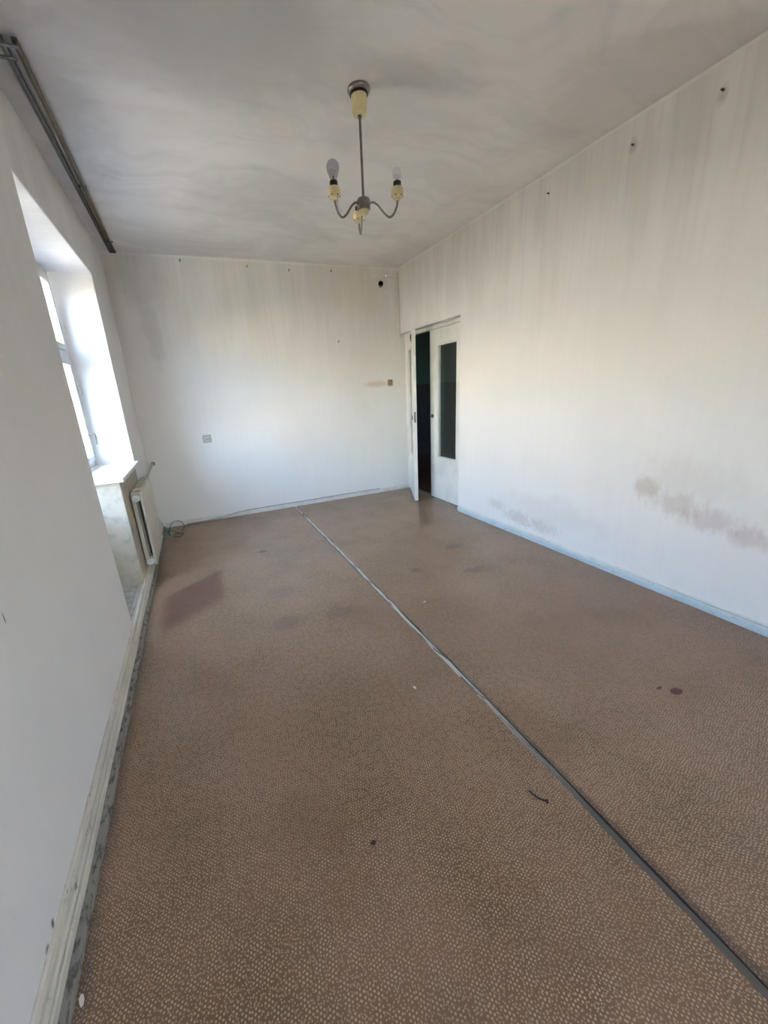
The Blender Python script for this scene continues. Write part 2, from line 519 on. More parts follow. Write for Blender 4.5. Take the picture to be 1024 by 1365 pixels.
mat_rail = simple('rail_steel', (0.20, 0.185, 0.165), 0.5, metal=0.5, var=0.2, scale=25.0)
mat_brass = simple('rail_brass_strip', (0.22, 0.17, 0.10), 0.5, metal=0.5, var=0.2, scale=25.0)
mat_rust = simple('rusty_iron', (0.06, 0.045, 0.035), 0.8, var=0.3, scale=60.0)
mat_plastic = simple('white_socket_plastic', (0.66, 0.64, 0.59), 0.4, var=0.06)
mat_socket_dark = simple('socket_rim_grey', (0.34, 0.33, 0.32), 0.6, var=0.1)  # plain grey for the inner rim of the socket
mat_switch = simple('brown_bakelite', (0.33, 0.22, 0.11), 0.5, var=0.2, scale=50.0)
mat_switch_pale = simple('tan_bakelite', (0.40, 0.30, 0.19), 0.5, var=0.15, scale=50.0)
mat_wire_teal = simple('teal_wire', (0.03, 0.19, 0.17), 0.5, var=0.1)
mat_wire_dark = simple('dark_green_wire', (0.045, 0.085, 0.07), 0.5, var=0.1)
mat_wire_grey = simple('grey_wire', (0.30, 0.29, 0.26), 0.6, var=0.1)
mat_duct = simple('painted_cable', (0.72, 0.68, 0.58), 0.6, var=0.08)
mat_hole = simple('dark_cavity', (0.035, 0.028, 0.022), 0.9, var=0.3, scale=60.0)
mat_hall_wall = Mat('hall_oil_paint', rough=0.45)
_s = mat_hall_wall.sep(mat_hall_wall.pos())
mat_hall_wall.color(mat_hall_wall.mix(mat_hall_wall.step(_s[2], 1.38, 1.44), (0.085, 0.095, 0.110), (0.125, 0.27, 0.245)))
mat_hall_wall = mat_hall_wall.m
mat_hall_floor = simple('hall_floor_paint', (0.12, 0.055, 0.035), 0.4)
mat_paper = simple('paper_scrap', (0.72, 0.68, 0.60), 0.8, var=0.05)
mat_lint = simple('dark_thread', (0.05, 0.038, 0.03), 0.9, var=0.1)
mat_balcony = simple('balcony_screed', (0.22, 0.21, 0.20), 0.9, var=0.1)
mat_facade = simple('bounce_facade_render', (0.44, 0.425, 0.395), 0.9, var=0.06, scale=0.3)
mat_blocker = simple('yard_blocker_dark', (0.060, 0.058, 0.036), 0.9, var=0.3, scale=2.0)
mat_facade_glass = simple('far_window_dark', (0.10, 0.11, 0.12), 0.2, var=0.05)
mat_ground = simple('yard_ground', (0.095, 0.085, 0.062), 0.9, var=0.2, scale=0.2)


def glass(name, tint=(1, 1, 1), spec=0.5, rough=0.03, dirt=0.05):
    m = bpy.data.materials.new(name)
    m.use_nodes = True
    t = m.node_tree
    t.nodes.clear()
    out = t.nodes.new('ShaderNodeOutputMaterial')
    tr = t.nodes.new('ShaderNodeBsdfTransparent')
    tr.inputs[0].default_value = (*tint, 1)
    gl = t.nodes.new('ShaderNodeBsdfGlossy')
    gl.inputs['Roughness'].default_value = rough
    lw = t.nodes.new('ShaderNodeLayerWeight')            # same reflectance from either side of the pane
    lw.inputs['Blend'].default_value = 0.5
    p5 = t.nodes.new('ShaderNodeMath')
    p5.operation = 'POWER'
    p5.inputs[1].default_value = 5.0
    t.links.new(lw.outputs['Facing'], p5.inputs[0])
    fr = t.nodes.new('ShaderNodeMath')
    fr.operation = 'MULTIPLY_ADD'
    fr.inputs[1].default_value = 0.90
    fr.inputs[2].default_value = 0.04
    t.links.new(p5.outputs[0], fr.inputs[0])
    df = t.nodes.new('ShaderNodeBsdfDiffuse')
    df.inputs[0].default_value = (0.6, 0.6, 0.6, 1)
    m1 = t.nodes.new('ShaderNodeMixShader')
    m1.inputs[0].default_value = dirt
    t.links.new(tr.outputs[0], m1.inputs[1])
    t.links.new(df.outputs[0], m1.inputs[2])
    m2 = t.nodes.new('ShaderNodeMixShader')
    t.links.new(fr.outputs[0], m2.inputs[0])
    t.links.new(m1.outputs[0], m2.inputs[1])
    t.links.new(gl.outputs[0], m2.inputs[2])
    t.links.new(m2.outputs[0], out.inputs[0])
    return m


mat_pane = glass('window_glass', (0.96, 0.98, 0.97), dirt=0.03)
mat_door_pane = glass('door_glass', (0.80, 0.86, 0.84), rough=0.10, dirt=0.015)
mat_bulb = glass('bulb_glass', (0.93, 0.93, 0.93), rough=0.02, dirt=0.0)
mat_bulb_smoke = glass('smoky_bulb_glass', (0.74, 0.71, 0.72), rough=0.02, dirt=0.02)

# ------------------------------------------------------------------ room shell
bm = bmesh.new()
box(bm, -60, 12, -60, 60, -5.2, -5.0)
struct('ground', bm, mat_ground)

bm = bmesh.new()                                   # unseen hedge shape added to cut low light from the yard
n_ = 60
top_ = [(-34 + 78 * i / n_, -0.2 + 0.7 * mnoise.noise((i * 0.6, 1.0, 4.0))) for i in range(n_ + 1)]
prism(bm, [(-34, -5.0)] + top_ + [(44, -5.0)], 0, -27.0, -24.5)
struct('light_blocker_across_yard', bm, mat_blocker)

# unseen block of flats, added to bounce sunlight in through the window
bm = bmesh.new()
box(bm, -44, -32, -34, 44, -5.0, 9.5)
blk = struct('bounce_block_across_yard', bm, mat_facade)
bm = bmesh.new()
for fl in range(5):
    for k in range(24):
        box(bm, -32.02, -31.97, -32 + k * 3.2, -30.6 + k * 3.2, -3.6 + fl * 2.8, -2.1 + fl * 2.8)
w_ = obj('facade_windows', bm, mat_facade_glass, blk)
w_['kind'] = 'stuff'

for z0, z1 in ((-0.22, -0.03),):                    # balcony outside the recess
    bm = bmesh.new()
    box(bm, -1.55, -0.421, 1.5, 4.35, z0, z1)
    struct('balcony_slab', bm, mat_balcony, bevel=0.01)
bm = bmesh.new()
for args in ((-1.55, -1.50, 1.5, 4.35), (-1.50, -0.421, 1.5, 1.55), (-1.50, -0.421, 4.30, 4.35)):
    box(bm, *args, -0.0299, 0.95)
struct('balcony_parapet', bm, mat_balcony)

bm = bmesh.new()
box(bm, -0.42, W + 0.15, Y0 - 0.2, D + 0.15, -0.22, -0.004)
floor = struct('floor', bm, mat_concrete)
SEAM = [(Y0, 1.512), (0.178, 1.518), (0.39, 1.522), (1.095, 1.535), (1.93, 1.541), (2.80, 1.553), (4.39, 1.552), (D, 1.552)]


def seam_x(y):
    for (ya, xa), (yb, xb) in zip(SEAM, SEAM[1:]):
        if y <= yb:
            return xa + (xb - xa) * (y - ya) / (yb - ya)
    return SEAM[-1][1]


def half_gap(y):
    return 0.0145 - 0.0022 * max(0, min(1, (y - 1.0) / 3.0))


ys = [Y0 + (D - Y0) * i / 240 for i in range(241)]
for side in (-1, 1):
    bm = bmesh.new()
    top = []
    for y in ys:
        wob = 0.006 * mnoise.noise((y * 5.0, side * 7.0, 0)) + 0.003 * mnoise.noise((y * 21.0, side * 3.0, 1))
        xe = seam_x(y) + side * half_gap(y) + wob
        xo = 0.004 if side < 0 else W + 0.02
        top.append((xo, xe, y))
    rows = [[bm.verts.new((xo, y, z)) for z in (0.0, -0.004)] + [bm.verts.new((xe, y, z)) for z in (0.0, -0.004)] for xo, xe, y in top]
    for a, b in zip(rows, rows[1:]):
        bm.faces.new((a[0], b[0], b[2], a[2]))
        bm.faces.new((a[2], b[2], b[3], a[3]))
        bm.faces.new((a[1], b[1], b[3], a[3]))
        bm.faces.new((a[0], b[0], b[1], a[1]))
    for r_ in (rows[0], rows[-1]):
        bm.faces.new((r_[0], r_[1], r_[3], r_[2]))
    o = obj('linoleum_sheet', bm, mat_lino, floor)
bm = bmesh.new()
vv = []
for y in ys:
    vv.append([bm.verts.new((seam_x(y) + s * 0.026, y, z)) for s, z in ((-1, -0.0036), (-0.5, -0.0022), (0.5, -0.0022), (1, -0.0036))])
for a, b in zip(vv, vv[1:]):
    for k in range(3):
        bm.faces.new((a[k], b[k], b[k + 1], a[k + 1]))
o = obj('joint_strip', bm, mat_sub, floor)
o['label'] = 'grey strip showing in the joint between the linoleum sheets'

bm = bmesh.new()
vv = []
for y in ys:
    c_ = seam_x(y) + half_gap(y) * 0.72 + 0.003 * mnoise.noise((y * 6.0, 5.0, 2.0))
    h_ = max(0.0006, 0.0030 + 0.0030 * mnoise.noise((y * 3.1, 8.0, 2.0)) - 0.0006 * max(0.0, y - 1.0))
    vv.append([bm.verts.new((c_ + s_ * h_, y, -0.0016)) for s_ in (-1, 1)])
for a, b in zip(vv, vv[1:]):
    bm.faces.new((a[0], b[0], b[1], a[1]))
o = obj('joint_shadow_dirt', bm, mat_hole, floor)  # sheet-edge shadow and dirt drawn as a dark strip
o['label'] = 'black line of edge shadow and dirt along the right edge of the joint'

bm = bmesh.new()
box(bm, -0.42, W + 0.15, Y0 - 0.2, D + 0.15, H, H + 0.2)
struct('ceiling', bm, mat_ceiling)

bm = bmesh.new()                                    # left wall with a recess down to the floor
prism(bm, [(Y0, -0.004), (OY0, -0.004), (OY0 + 0.01, SOFFIT), (OY1 + 0.03, SOFFIT), (OY1 - 0.03, -0.004), (D, -0.004), (D, H), (Y0, H)], 0, -0.42, 0.0)
wall_left = struct('wall_left', bm, mat_left, bevel=0.007)
bm = bmesh.new()
box(bm, -0.42, -0.003, 3.12, OY1 - 0.02, -0.004, SILL - 0.032)
o = obj('parapet', bm, mat_parapet, wall_left, bevel=0.006)
o['label'] = 'stained cream parapet under the window sill'
bm = bmesh.new()
box(bm, -0.42, -0.045, OY0 - 0.02, 3.13, -0.004, 0.062)
o = obj('balcony_threshold', bm, mat_concrete, wall_left, bevel=0.004)
o['label'] = 'raw concrete floor of the recess'
for x0, x1, zt in ((-0.045, -0.027, 0.066), (-0.025, -0.004, 0.071)):
    bm = bmesh.new()
    box(bm, x0, x1, OY0 - 0.02, 3.119, 0.0, zt)
    obj('threshold_plank', bm, mat_threshold, wall_left, bevel=0.003)

# back wall with a broken round hole
HX, HZ = 2.899, 2.575
bm = bmesh.new()
box(bm, -0.42, HX - 0.08, D, D + 0.15, -0.004, H)
box(bm, HX + 0.08, W + 0.15, D, D + 0.15, -0.004, H)
box(bm, HX - 0.08, HX + 0.08, D, D + 0.15, -0.004, HZ - 0.09)
box(bm, HX - 0.08, HX + 0.08, D, D + 0.15, HZ + 0.09, H)
N = 32
outer, inner, deep = [], [], []
for k in range(N):
    a = 2 * math.pi * k / N
    c, s = math.cos(a), math.sin(a)
    q = min(0.08 / max(abs(c), 1e-6), 0.09 / max(abs(s), 1e-6))
    r = 0.036 + 0.006 * mnoise.noise((c * 1.5, s * 1.5, 2.0))
    outer.append(bm.verts.new((HX + q * c, D, HZ + q * s)))
    inner.append(bm.verts.new((HX + r * c, D, HZ + r * 1.15 * s - 0.002)))
    deep.append(bm.verts.new((HX + r * c, D + 0.06, HZ + r * 1.15 * s - 0.002)))
for k in range(N):
    k2 = (k + 1) % N
    bm.faces.new((outer[k], outer[k2], inner[k2], inner[k]))
    bm.faces.new((inner[k], inner[k2], deep[k2], deep[k]))
bm.faces.new(deep)
wall_back = struct('wall_back', bm, mat_back)

bm = bmesh.new()
prism(bm, [(Y0, -0.004), (DY0, -0.004), (DY0, DOORTOP), (D, DOORTOP), (D, H), (Y0, H)], 0, W, W + 0.14)
struct('wall_right', bm, mat_right, bevel=0.006)
NWX0, NWX1, NWZ0, NWZ1 = 1.05, 2.25, 0.95, 2.15      # window behind the viewer
bm = bmesh.new()
box(bm, -0.42, NWX0, Y0 - 0.35, Y0, -0.004, H)
box(bm, NWX1, W + 0.14, Y0 - 0.35, Y0, -0.004, H)
box(bm, NWX0, NWX1, Y0 - 0.35, Y0, -0.004, NWZ0)
box(bm, NWX0, NWX1, Y0 - 0.35, Y0, NWZ1, H)
struct('wall_near', bm, mat_front)

# hallway behind the door
hx0, hx1, hy0, hy1 = W + 0.14, 5.3, 2.6, 7.2
bm = bmesh.new()
box(bm, W + 0.141, hx1, hy0, hy1, -0.2, -0.004)
struct('floor_hallway', bm, mat_hall_floor)
bm = bmesh.new()
box(bm, W + 0.141, hx1, hy0, hy1, H - 0.1, H + 0.1)
struct('ceiling_hallway', bm, mat_ceiling)
bm = bmesh.new()
box(bm, hx1, hx1 + 0.1, hy0 - 0.1, hy1 + 0.1, -0.2, H + 0.1)
for x0, x1, z0, z1 in ((W + 0.141, 4.30, -0.2, H + 0.1), (4.62, hx1, -0.2, H + 0.1), (4.30, 4.62, -0.2, 1.55), (4.30, 4.62, 2.05, H + 0.1)):
    box(bm, x0, x1, hy0 - 0.1, hy0, z0, z1)          # small light opening, out of sight
box(bm, W + 0.141, hx1, hy1, hy1 + 0.1, -0.2, H + 0.1)
box(bm, W + 0.141, W + 0.20, D + 0.151, hy1, -0.2, H + 0.1)
struct('wall_hallway', bm, mat_hall_wall)

# ------------------------------------------------------------------ skirtings
def profile_run(bm, prof, axis, a, b, mirror=None, n=60, wob=0.0015, seed=0.0):
    """prof: (distance from wall, z). axis 'y' along y at x = wall, 'x' along x at y = D"""
    rings = []
    for i in range(n + 1):
        t = a + (b - a) * i / n
        ring = []
        for k, (d, z) in enumerate(prof):
            d2 = d + (wob * mnoise.noise((t * 3.0, seed, k * 0.15)) if d > 0.002 else 0)
            z2 = z + (wob * 1.6 * mnoise.noise((t * 2.0, seed + 9, k * 0.15)) if z > 0.004 else 0)
            ring.append(bm.verts.new(mirror(d2, t, z2)))
        rings.append(ring)
    m = len(prof)
    for r0, r1 in zip(rings, rings[1:]):
        for k in range(m):
            bm.faces.new((r0[k], r1[k], r1[(k + 1) % m], r0[(k + 1) % m]))
    bm.faces.new(rings[0][::-1])
    bm.faces.new(rings[-1])


P_LEFT = [(0.0, 0.0), (0.030, 0.0), (0.030, 0.050), (0.027, 0.055), (0.021, 0.054), (0.020, 0.058), (0.025, 0.061), (0.025, 0.066), (0.019, 0.068), (0.011, 0.066), (0.011, 0.088), (0.006, 0.094), (0.0, 0.094)]
P_SHOE = [(0.0295, 0.0), (0.052, 0.0), (0.050, 0.012), (0.042, 0.022), (0.0295, 0.026)]
P_BACK = [(0.0, 0.0), (0.018, 0.0), (0.018, 0.030), (0.014, 0.040), (0.006, 0.048), (0.0, 0.048)]
P_RIGHT = [(0.0, 0.0), (0.016, 0.0), (0.016, 0.034), (0.013, 0.040), (0.0, 0.041)]
P_RBEAD = [(0.0, 0.0425), (0.011, 0.0425), (0.013, 0.046), (0.010, 0.052), (0.0, 0.053)]
P_RSHOE = [(0.0155, 0.0), (0.032, 0.0), (0.030, 0.012), (0.023, 0.020), (0.0155, 0.022)]
bm = bmesh.new()
profile_run(bm, P_LEFT, 'y', Y0 + 0.002, D - 0.002, lambda d, t, z: (d, t, z), n=110, wob=0.003)
bl = struct('baseboard_left', bm, mat_base_left)
bm = bmesh.new()
profile_run(bm, P_SHOE, 'y', Y0 + 0.002, D - 0.02, lambda d, t, z: (d, t, z), n=110, wob=0.003, seed=4)
obj('quarter_round', bm, mat_shoe, bl)['label'] = 'grimy grey quarter round along the floor'
bm = bmesh.new()
profile_run(bm, P_BACK, 'x', 0.054, W + 0.02, lambda d, t, z: (t, D - d, z), n=60, wob=0.003, seed=6)
struct('baseboard_back', bm, mat_base_white)
bm = bmesh.new()
profile_run(bm, P_RIGHT, 'y', Y0 + 0.002, DY0 - 0.01, lambda d, t, z: (W - d, t, z), n=80, wob=0.002, seed=12)
br = struct('baseboard_right', bm, mat_base_blue)
bm = bmesh.new()
profile_run(bm, P_RSHOE, 'y', Y0 + 0.002, DY0 - 0.04, lambda d, t, z: (W - d, t, z), n=80, wob=0.003, seed=15)
obj('quarter_round', bm, mat_shoe_blue, br)
bm = bmesh.new()
profile_run(bm, P_RBEAD, 'y', Y0 + 0.002, DY0 - 0.02, lambda d, t, z: (W - d, t, z), n=80, wob=0.0015, seed=21)
obj('top_bead', bm, mat_base_white, br)['label'] = 'white bead along the top of the skirting'
br.children[0]['label'] = 'pale blue quarter round, chipped along the floor'

# ------------------------------------------------------------------ window and balcony door in the recess
WX0, WX1 = -0.385, -0.285
win = empty('window_1', (0, 0, 0), kind='structure')
MUL = 3.14                                          # post between balcony door and window
bm = bmesh.new()
box(bm, WX0, WX1, MUL - 0.03, MUL + 0.03, SILL, SOFFIT - 0.001)
box(bm, WX0, WX1, OY1 - 0.045, OY1 + 0.002, SILL, SOFFIT - 0.001)
box(bm, WX0, WX1, MUL + 0.03, OY1 - 0.045, SOFFIT - 0.06, SOFFIT - 0.001)
box(bm, WX0, WX1, MUL + 0.03, OY1 - 0.045, SILL, SILL + 0.05)
box(bm, WX0, WX1, MUL + 0.03, OY1 - 0.045, 1.725, 1.79)
obj('window_frame', bm, mat_frame_paint, win, bevel=0.003)
for z0, z1 in ((SILL + 0.05, 1.725), (1.79, SOFFIT - 0.06)):
    a, b = MUL + 0.032, OY1 - 0.047
    z0 += 0.002
    z1 -= 0.002
    bm = bmesh.new()
    t = 0.042
    for args in ((a, a + t, z0, z1), (b - t, b, z0, z1), (a + t, b - t, z0, z0 + t), (a + t, b - t, z1 - t, z1)):
        box(bm, WX0 + 0.05, WX1 + 0.012, *args)
    sash = obj('casement_sash', bm, mat_frame_paint, win, bevel=0.003)
    bm = bmesh.new()
    box(bm, -0.318, -0.314, a + t - 0.004, b - t + 0.004, z0 + t - 0.004, z1 - t + 0.004)
    obj('glass_pane', bm, mat_pane, sash)
    for zz in ([1.50] if z0 < 1.2 else [1.96]):
        bm = bmesh.new()
        lathe(bm, [(0.009, -0.035), (0.009, 0.035)], 10, (WX1 + 0.022, b + 0.002, zz))
        obj('hinge', bm, mat_plastic, sash, smooth=True)
bm = bmesh.new()
tube(bm, smooth_path([(WX1 + 0.01, OY1 - 0.07, 1.14), (WX1 + 0.05, OY1 - 0.075, 1.145), (WX1 + 0.055, OY1 - 0.07, 1.10), (WX1 + 0.05, OY1 - 0.07, 1.06)], 4), 0.006, 8)
obj('window_latch', bm, mat_chrome_dark, win, smooth=True)
bm = bmesh.new()
prism(bm, [(WX1, 3.085), (0.028, 3.085), (0.032, 3.10), (0.032, OY1 + 0.005), (0.024, OY1 + 0.012), (0.002, OY1 + 0.012), (0.002, OY1 - 0.03), (WX1, OY1 - 0.03)], 2, SILL - 0.03, SILL)
obj('window_sill', bm, mat_sill, win, bevel=0.004)['label'] = 'white painted sill with a chipped near end'

nw = empty('window_2', (0, 0, 0), kind='structure')
bm = bmesh.new()
ya, yb = Y0 - 0.30, Y0 - 0.22
xm = (NWX0 + NWX1) / 2
for x0, x1, z0, z1 in ((NWX0 + 0.001, NWX0 + 0.07, NWZ0, NWZ1), (NWX1 - 0.07, NWX1 - 0.001, NWZ0, NWZ1), (xm - 0.045, xm + 0.045, NWZ0, NWZ1),
                       (NWX0 + 0.07, xm - 0.045, NWZ0, NWZ0 + 0.07), (xm + 0.045, NWX1 - 0.07, NWZ0, NWZ0 + 0.07),
                       (NWX0 + 0.07, xm - 0.045, NWZ1 - 0.07, NWZ1), (xm + 0.045, NWX1 - 0.07, NWZ1 - 0.07, NWZ1)):
    box(bm, x0, x1, ya, yb, z0 + 0.001, z1 - 0.001)
obj('window_frame', bm, mat_frame_paint, nw)
for x0, x1 in ((NWX0 + 0.068, xm - 0.043), (xm + 0.043, NWX1 - 0.068)):
    bm = bmesh.new()
    box(bm, x0, x1, Y0 - 0.262, Y0 - 0.258, NWZ0 + 0.068, NWZ1 - 0.068)
    obj('glass_pane', bm, mat_pane, nw)
bm = bmesh.new()
box(bm, NWX0 - 0.02, NWX1 + 0.02, Y0 + 0.001, Y0 + 0.05, NWZ0 - 0.03, NWZ0)
obj('window_sill', bm, mat_sill, nw, bevel=0.004)

bd = empty('door_2', (0, 0, 0), kind='structure')
bm = bmesh.new()
box(bm, WX0, WX1, OY0 - 0.003, OY0 + 0.045, 0.062, SOFFIT - 0.001)
box(bm, WX0, WX1, OY0 + 0.045, MUL - 0.031, SOFFIT - 0.06, SOFFIT - 0.001)
box(bm, WX0, WX1, OY0 + 0.045, MUL - 0.031, 0.062, 0.10)
box(bm, WX0, WX1, MUL - 0.03, MUL + 0.03, 0.062, SILL - 0.001)
obj('door_frame', bm, mat_frame_paint, bd, bevel=0.003)
a, b = OY0 + 0.047, MUL - 0.033
bm = bmesh.new()
for args in ((a, a + 0.07, 0.105, 2.29), (b - 0.07, b, 0.105, 2.29), (a + 0.07, b - 0.07, 0.105, 0.18), (a + 0.07, b - 0.07, 0.62, 0.69), (a + 0.07, b - 0.07, 2.22, 2.29)):
    box(bm, WX0 + 0.05, WX1 + 0.012, *args)
box(bm, WX0 + 0.065, WX1 - 0.002, a + 0.07, b - 0.07, 0.18, 0.62)
leaf = obj('balcony_leaf', bm, mat_frame_paint, bd, bevel=0.003)
bm = bmesh.new()
box(bm, -0.318, -0.314, a + 0.066, b - 0.066, 0.686, 2.224)
obj('glass_pane', bm, mat_pane, leaf)
bm = bmesh.new()
lathe(bm, [(0.012, 0.0), (0.012, 0.03)], 10, (WX1 + 0.012, a + 0.035, 1.08), 'X')
box(bm, WX1 + 0.035, WX1 + 0.05, a + 0.025, a + 0.045, 0.97, 1.10)
obj('handle', bm, mat_chrome_dark, leaf, bevel=0.003)

# ------------------------------------------------------------------ double door to the hallway
LX = W + 0.066                                      # room face of the closed leaf
LT = 1.962                                          # leaf top
dr = empty('door_1', (0, 0, 0), kind='structure')
bm = bmesh.new()
box(bm, LX + 0.004, W + 0.13, DY0 + 0.001, DY0 + 0.028, 0.0, DOORTOP - 0.001)
box(bm, LX + 0.004, W + 0.13, 4.712, D - 0.001, 0.0, DOORTOP - 0.001)
box(bm, LX + 0.004, W + 0.13, DY0 + 0.028, 4.712, LT + 0.006, DOORTOP - 0.001)
obj('door_frame', bm, mat_door, dr, bevel=0.004)


def door_leaf(hinge, s, width, rotz, lock_side_plate):
    """leaf in local axes: runs along s*y from the hinge edge, room face at x = 0"""
    th = 0.042
    def yy(a, b):
        return (a, b) if s > 0 else (-b, -a)
    g0, g1, gz0, gz1 = 0.105, width - 0.150, 0.525, 1.80
    bm = bmesh.new()
    box(bm, 0, th, *yy(0, g0), 0.012, LT)
    box(bm, 0, th, *yy(g1, width), 0.012, LT)
    box(bm, 0, th, *yy(g0, g1), 0.012, gz0)
    box(bm, 0, th, *yy(g0, g1), gz1, LT)
    bmesh.ops.remove_doubles(bm, verts=bm.verts[:], dist=1e-5)
    lf = obj('door_leaf', bm, mat_door, dr)
    lf.location = hinge
    lf.rotation_euler = (0, 0, rotz)
    bm = bmesh.new()
    box(bm, 0.019, 0.023, *yy(g0 + 0.002, g1 - 0.002), gz0 + 0.002, gz1 - 0.002)
    obj('glass_pane', bm, mat_door_pane, lf)
    bm = bmesh.new()
    w = 0.014
    for side in ((0.003, 0.018), (0.024, 0.039)):
        box(bm, *side, *yy(g0 + 0.001, g0 + w), gz0 + 0.001, gz1 - 0.001)
        box(bm, *side, *yy(g1 - w, g1 - 0.001), gz0 + 0.001, gz1 - 0.001)
        box(bm, *side, *yy(g0 + w, g1 - w), gz0 + 0.001, gz0 + w)
        box(bm, *side, *yy(g0 + w, g1 - w), gz1 - w, gz1 - 0.001)
    obj('glazing_bead', bm, mat_door, lf)
    bm = bmesh.new()
    if lock_side_plate:
        box(bm, -0.004, 0.001, *yy(width - 0.072, width - 0.018), 0.992, 1.035)
        lathe(bm, [(0.010, -0.012), (0.010, 0.0)], 12, (-0.004, s * (width - 0.045), 1.014), 'X')
        obj('lock_plate', bm, mat_chrome_dark, lf, bevel=0.002)['label'] = 'small grey metal latch plate'
    else:
        box(bm, -0.010, 0.0, *yy(width - 0.055, width - 0.025), 0.99, 1.04)
        obj('lock_plate', bm, mat_chrome_dark, lf, bevel=0.002)['label'] = 'small grey metal catch'
        bm = bmesh.new()
        box(bm, -0.007, 0.0, *yy(width - 0.05, width - 0.030), 1.845, 1.895)
        lathe(bm, [(0.006, 0.0), (0.006, 0.05)], 8, (-0.008, s * (width - 0.04), 1.87))
        obj('slide_bolt', bm, mat_rust, lf)['label'] = 'dark bolt near the top of the leaf'
        bm = bmesh.new()
        box(bm, 0.012, 0.030, *yy(width - 0.001, width + 0.002), 0.96, 1.08)
        obj('edge_lock', bm, mat_chrome_dark, lf)['label'] = 'steel lock front set in the leaf edge'
    return lf


lr = door_leaf((LX, DY0 + 0.030, 0), 1, 0.628, 0.0, True)
lr['label'] = 'closed right leaf with a tall glass pane'
ll = door_leaf((LX - 0.006, 4.708, 0), -1, 0.68, math.radians(-25.2), False)
ll['label'] = 'left leaf standing ajar into the room'

# ------------------------------------------------------------------ radiator
rad = empty('radiator', (0.0, 3.325, 0.0))
tag(rad, 'cream cast iron radiator under the far end of the window sill', 'radiator')
NSEC, PITCH = 8, 0.0905
RZ0, RZ1 = 0.115, 0.722
def section_bm():
    bm = bmesh.new()
    h = PITCH / 2
    zc0, zc1 = RZ0 + 0.045, RZ1 - 0.045
    prism(bm, [(-h * 0.88, RZ0 + 0.014), (-h * 0.5, RZ0), (h * 0.5, RZ0), (h * 0.88, RZ0 + 0.014),
               (h * 0.88, RZ1 - 0.022), (h * 0.45, RZ1), (-h * 0.45, RZ1), (-h * 0.88, RZ1 - 0.022)], 0, 0.066, 0.083)
    prism(bm, [(-h * 0.62, RZ0 + 0.012), (h * 0.62, RZ0 + 0.012), (h * 0.62, RZ1 - 0.012), (-h * 0.62, RZ1 - 0.012)], 0, 0.006, 0.034)
    for zc in (zc0, zc1):
        lathe(bm, [(0.024, -h), (0.024, h)], 14, (0.042, 0, zc), 'Y')
        prism(bm, [(-h * 0.5, zc - 0.03), (h * 0.5, zc - 0.03), (h * 0.5, zc + 0.030), (-h * 0.5, zc + 0.030)], 0, 0.03, 0.07)
    prism(bm, [(-h * 0.42, RZ1 - 0.03), (h * 0.42, RZ1 - 0.03), (h * 0.34, RZ1 - 0.001), (-h * 0.34, RZ1 - 0.001)], 0, 0.008, 0.07)
    return bm
first = None
for i in range(NSEC):
    if first is None:
        first = obj('section', section_bm(), mat_rad, rad, bevel=0.004, smooth=True)
        o = first
    else:
        o = first.copy()
        COL.objects.link(o)
    o.location = (0, PITCH * (i + 0.5), 0)
ring0 = None
for i in range(1, NSEC):
    if ring0 is None:
        bm = bmesh.new()
        lathe(bm, [(0.033, -0.021), (0.036, -0.017), (0.036, 0.017), (0.033, 0.021)], 16, (0.043, 0, RZ1 - 0.043), 'Y')
        ring0 = o = obj('nipple_ring', bm, mat_rad_gap, rad, smooth=True)
        o['label'] = 'brownish joint between two sections'
    else:
        o = ring0.copy()
        COL.objects.link(o)
    o.location = (0, PITCH * i, 0)
for zc, lab in ((RZ1 - 0.045, 'white round plug at the top'), (RZ0 + 0.045, 'white round plug at the bottom')):
    bm = bmesh.new()
    lathe(bm, [(0.028, 0.004), (0.029, -0.004), (0.026, -0.012), (0.012, -0.014), (0.010, -0.009), (0.001, -0.009)], 20, (0.042, 0, zc), 'Y')
    obj('plug', bm, mat_rad_plug, rad, smooth=True)['label'] = lab
for yb in (0.16, 0.56):
    bm = bmesh.new()
    tube(bm, [(0.0, yb, RZ1 - 0.078), (0.05, yb, RZ1 - 0.078), (0.056, yb, RZ1 - 0.066)], 0.007, 8)
    obj('wall_bracket', bm, mat_rust, rad, smooth=True)
bm = bmesh.new()
y1 = NSEC * PITCH
tube(bm, smooth_path([(0.042, y1 - 0.005, RZ1 - 0.045), (0.042, y1 + 0.10, RZ1 - 0.045), (0.046, y1 + 0.25, RZ1 - 0.02), (0.055, D - 3.325 - 0.05, RZ1 + 0.012), (0.058, D - 3.325, RZ1 + 0.012)], 6), 0.011, 12)
pp = obj('feed_pipe', bm, mat_pipe, rad, smooth=True)
bm = bmesh.new()
lathe(bm, [(0.017, -0.016), (0.020, -0.010), (0.020, 0.0)], 16, (0.058, D - 3.325, RZ1 + 0.012), 'Y')
obj('pipe_collar', bm, mat_chrome_dark, pp, smooth=True)

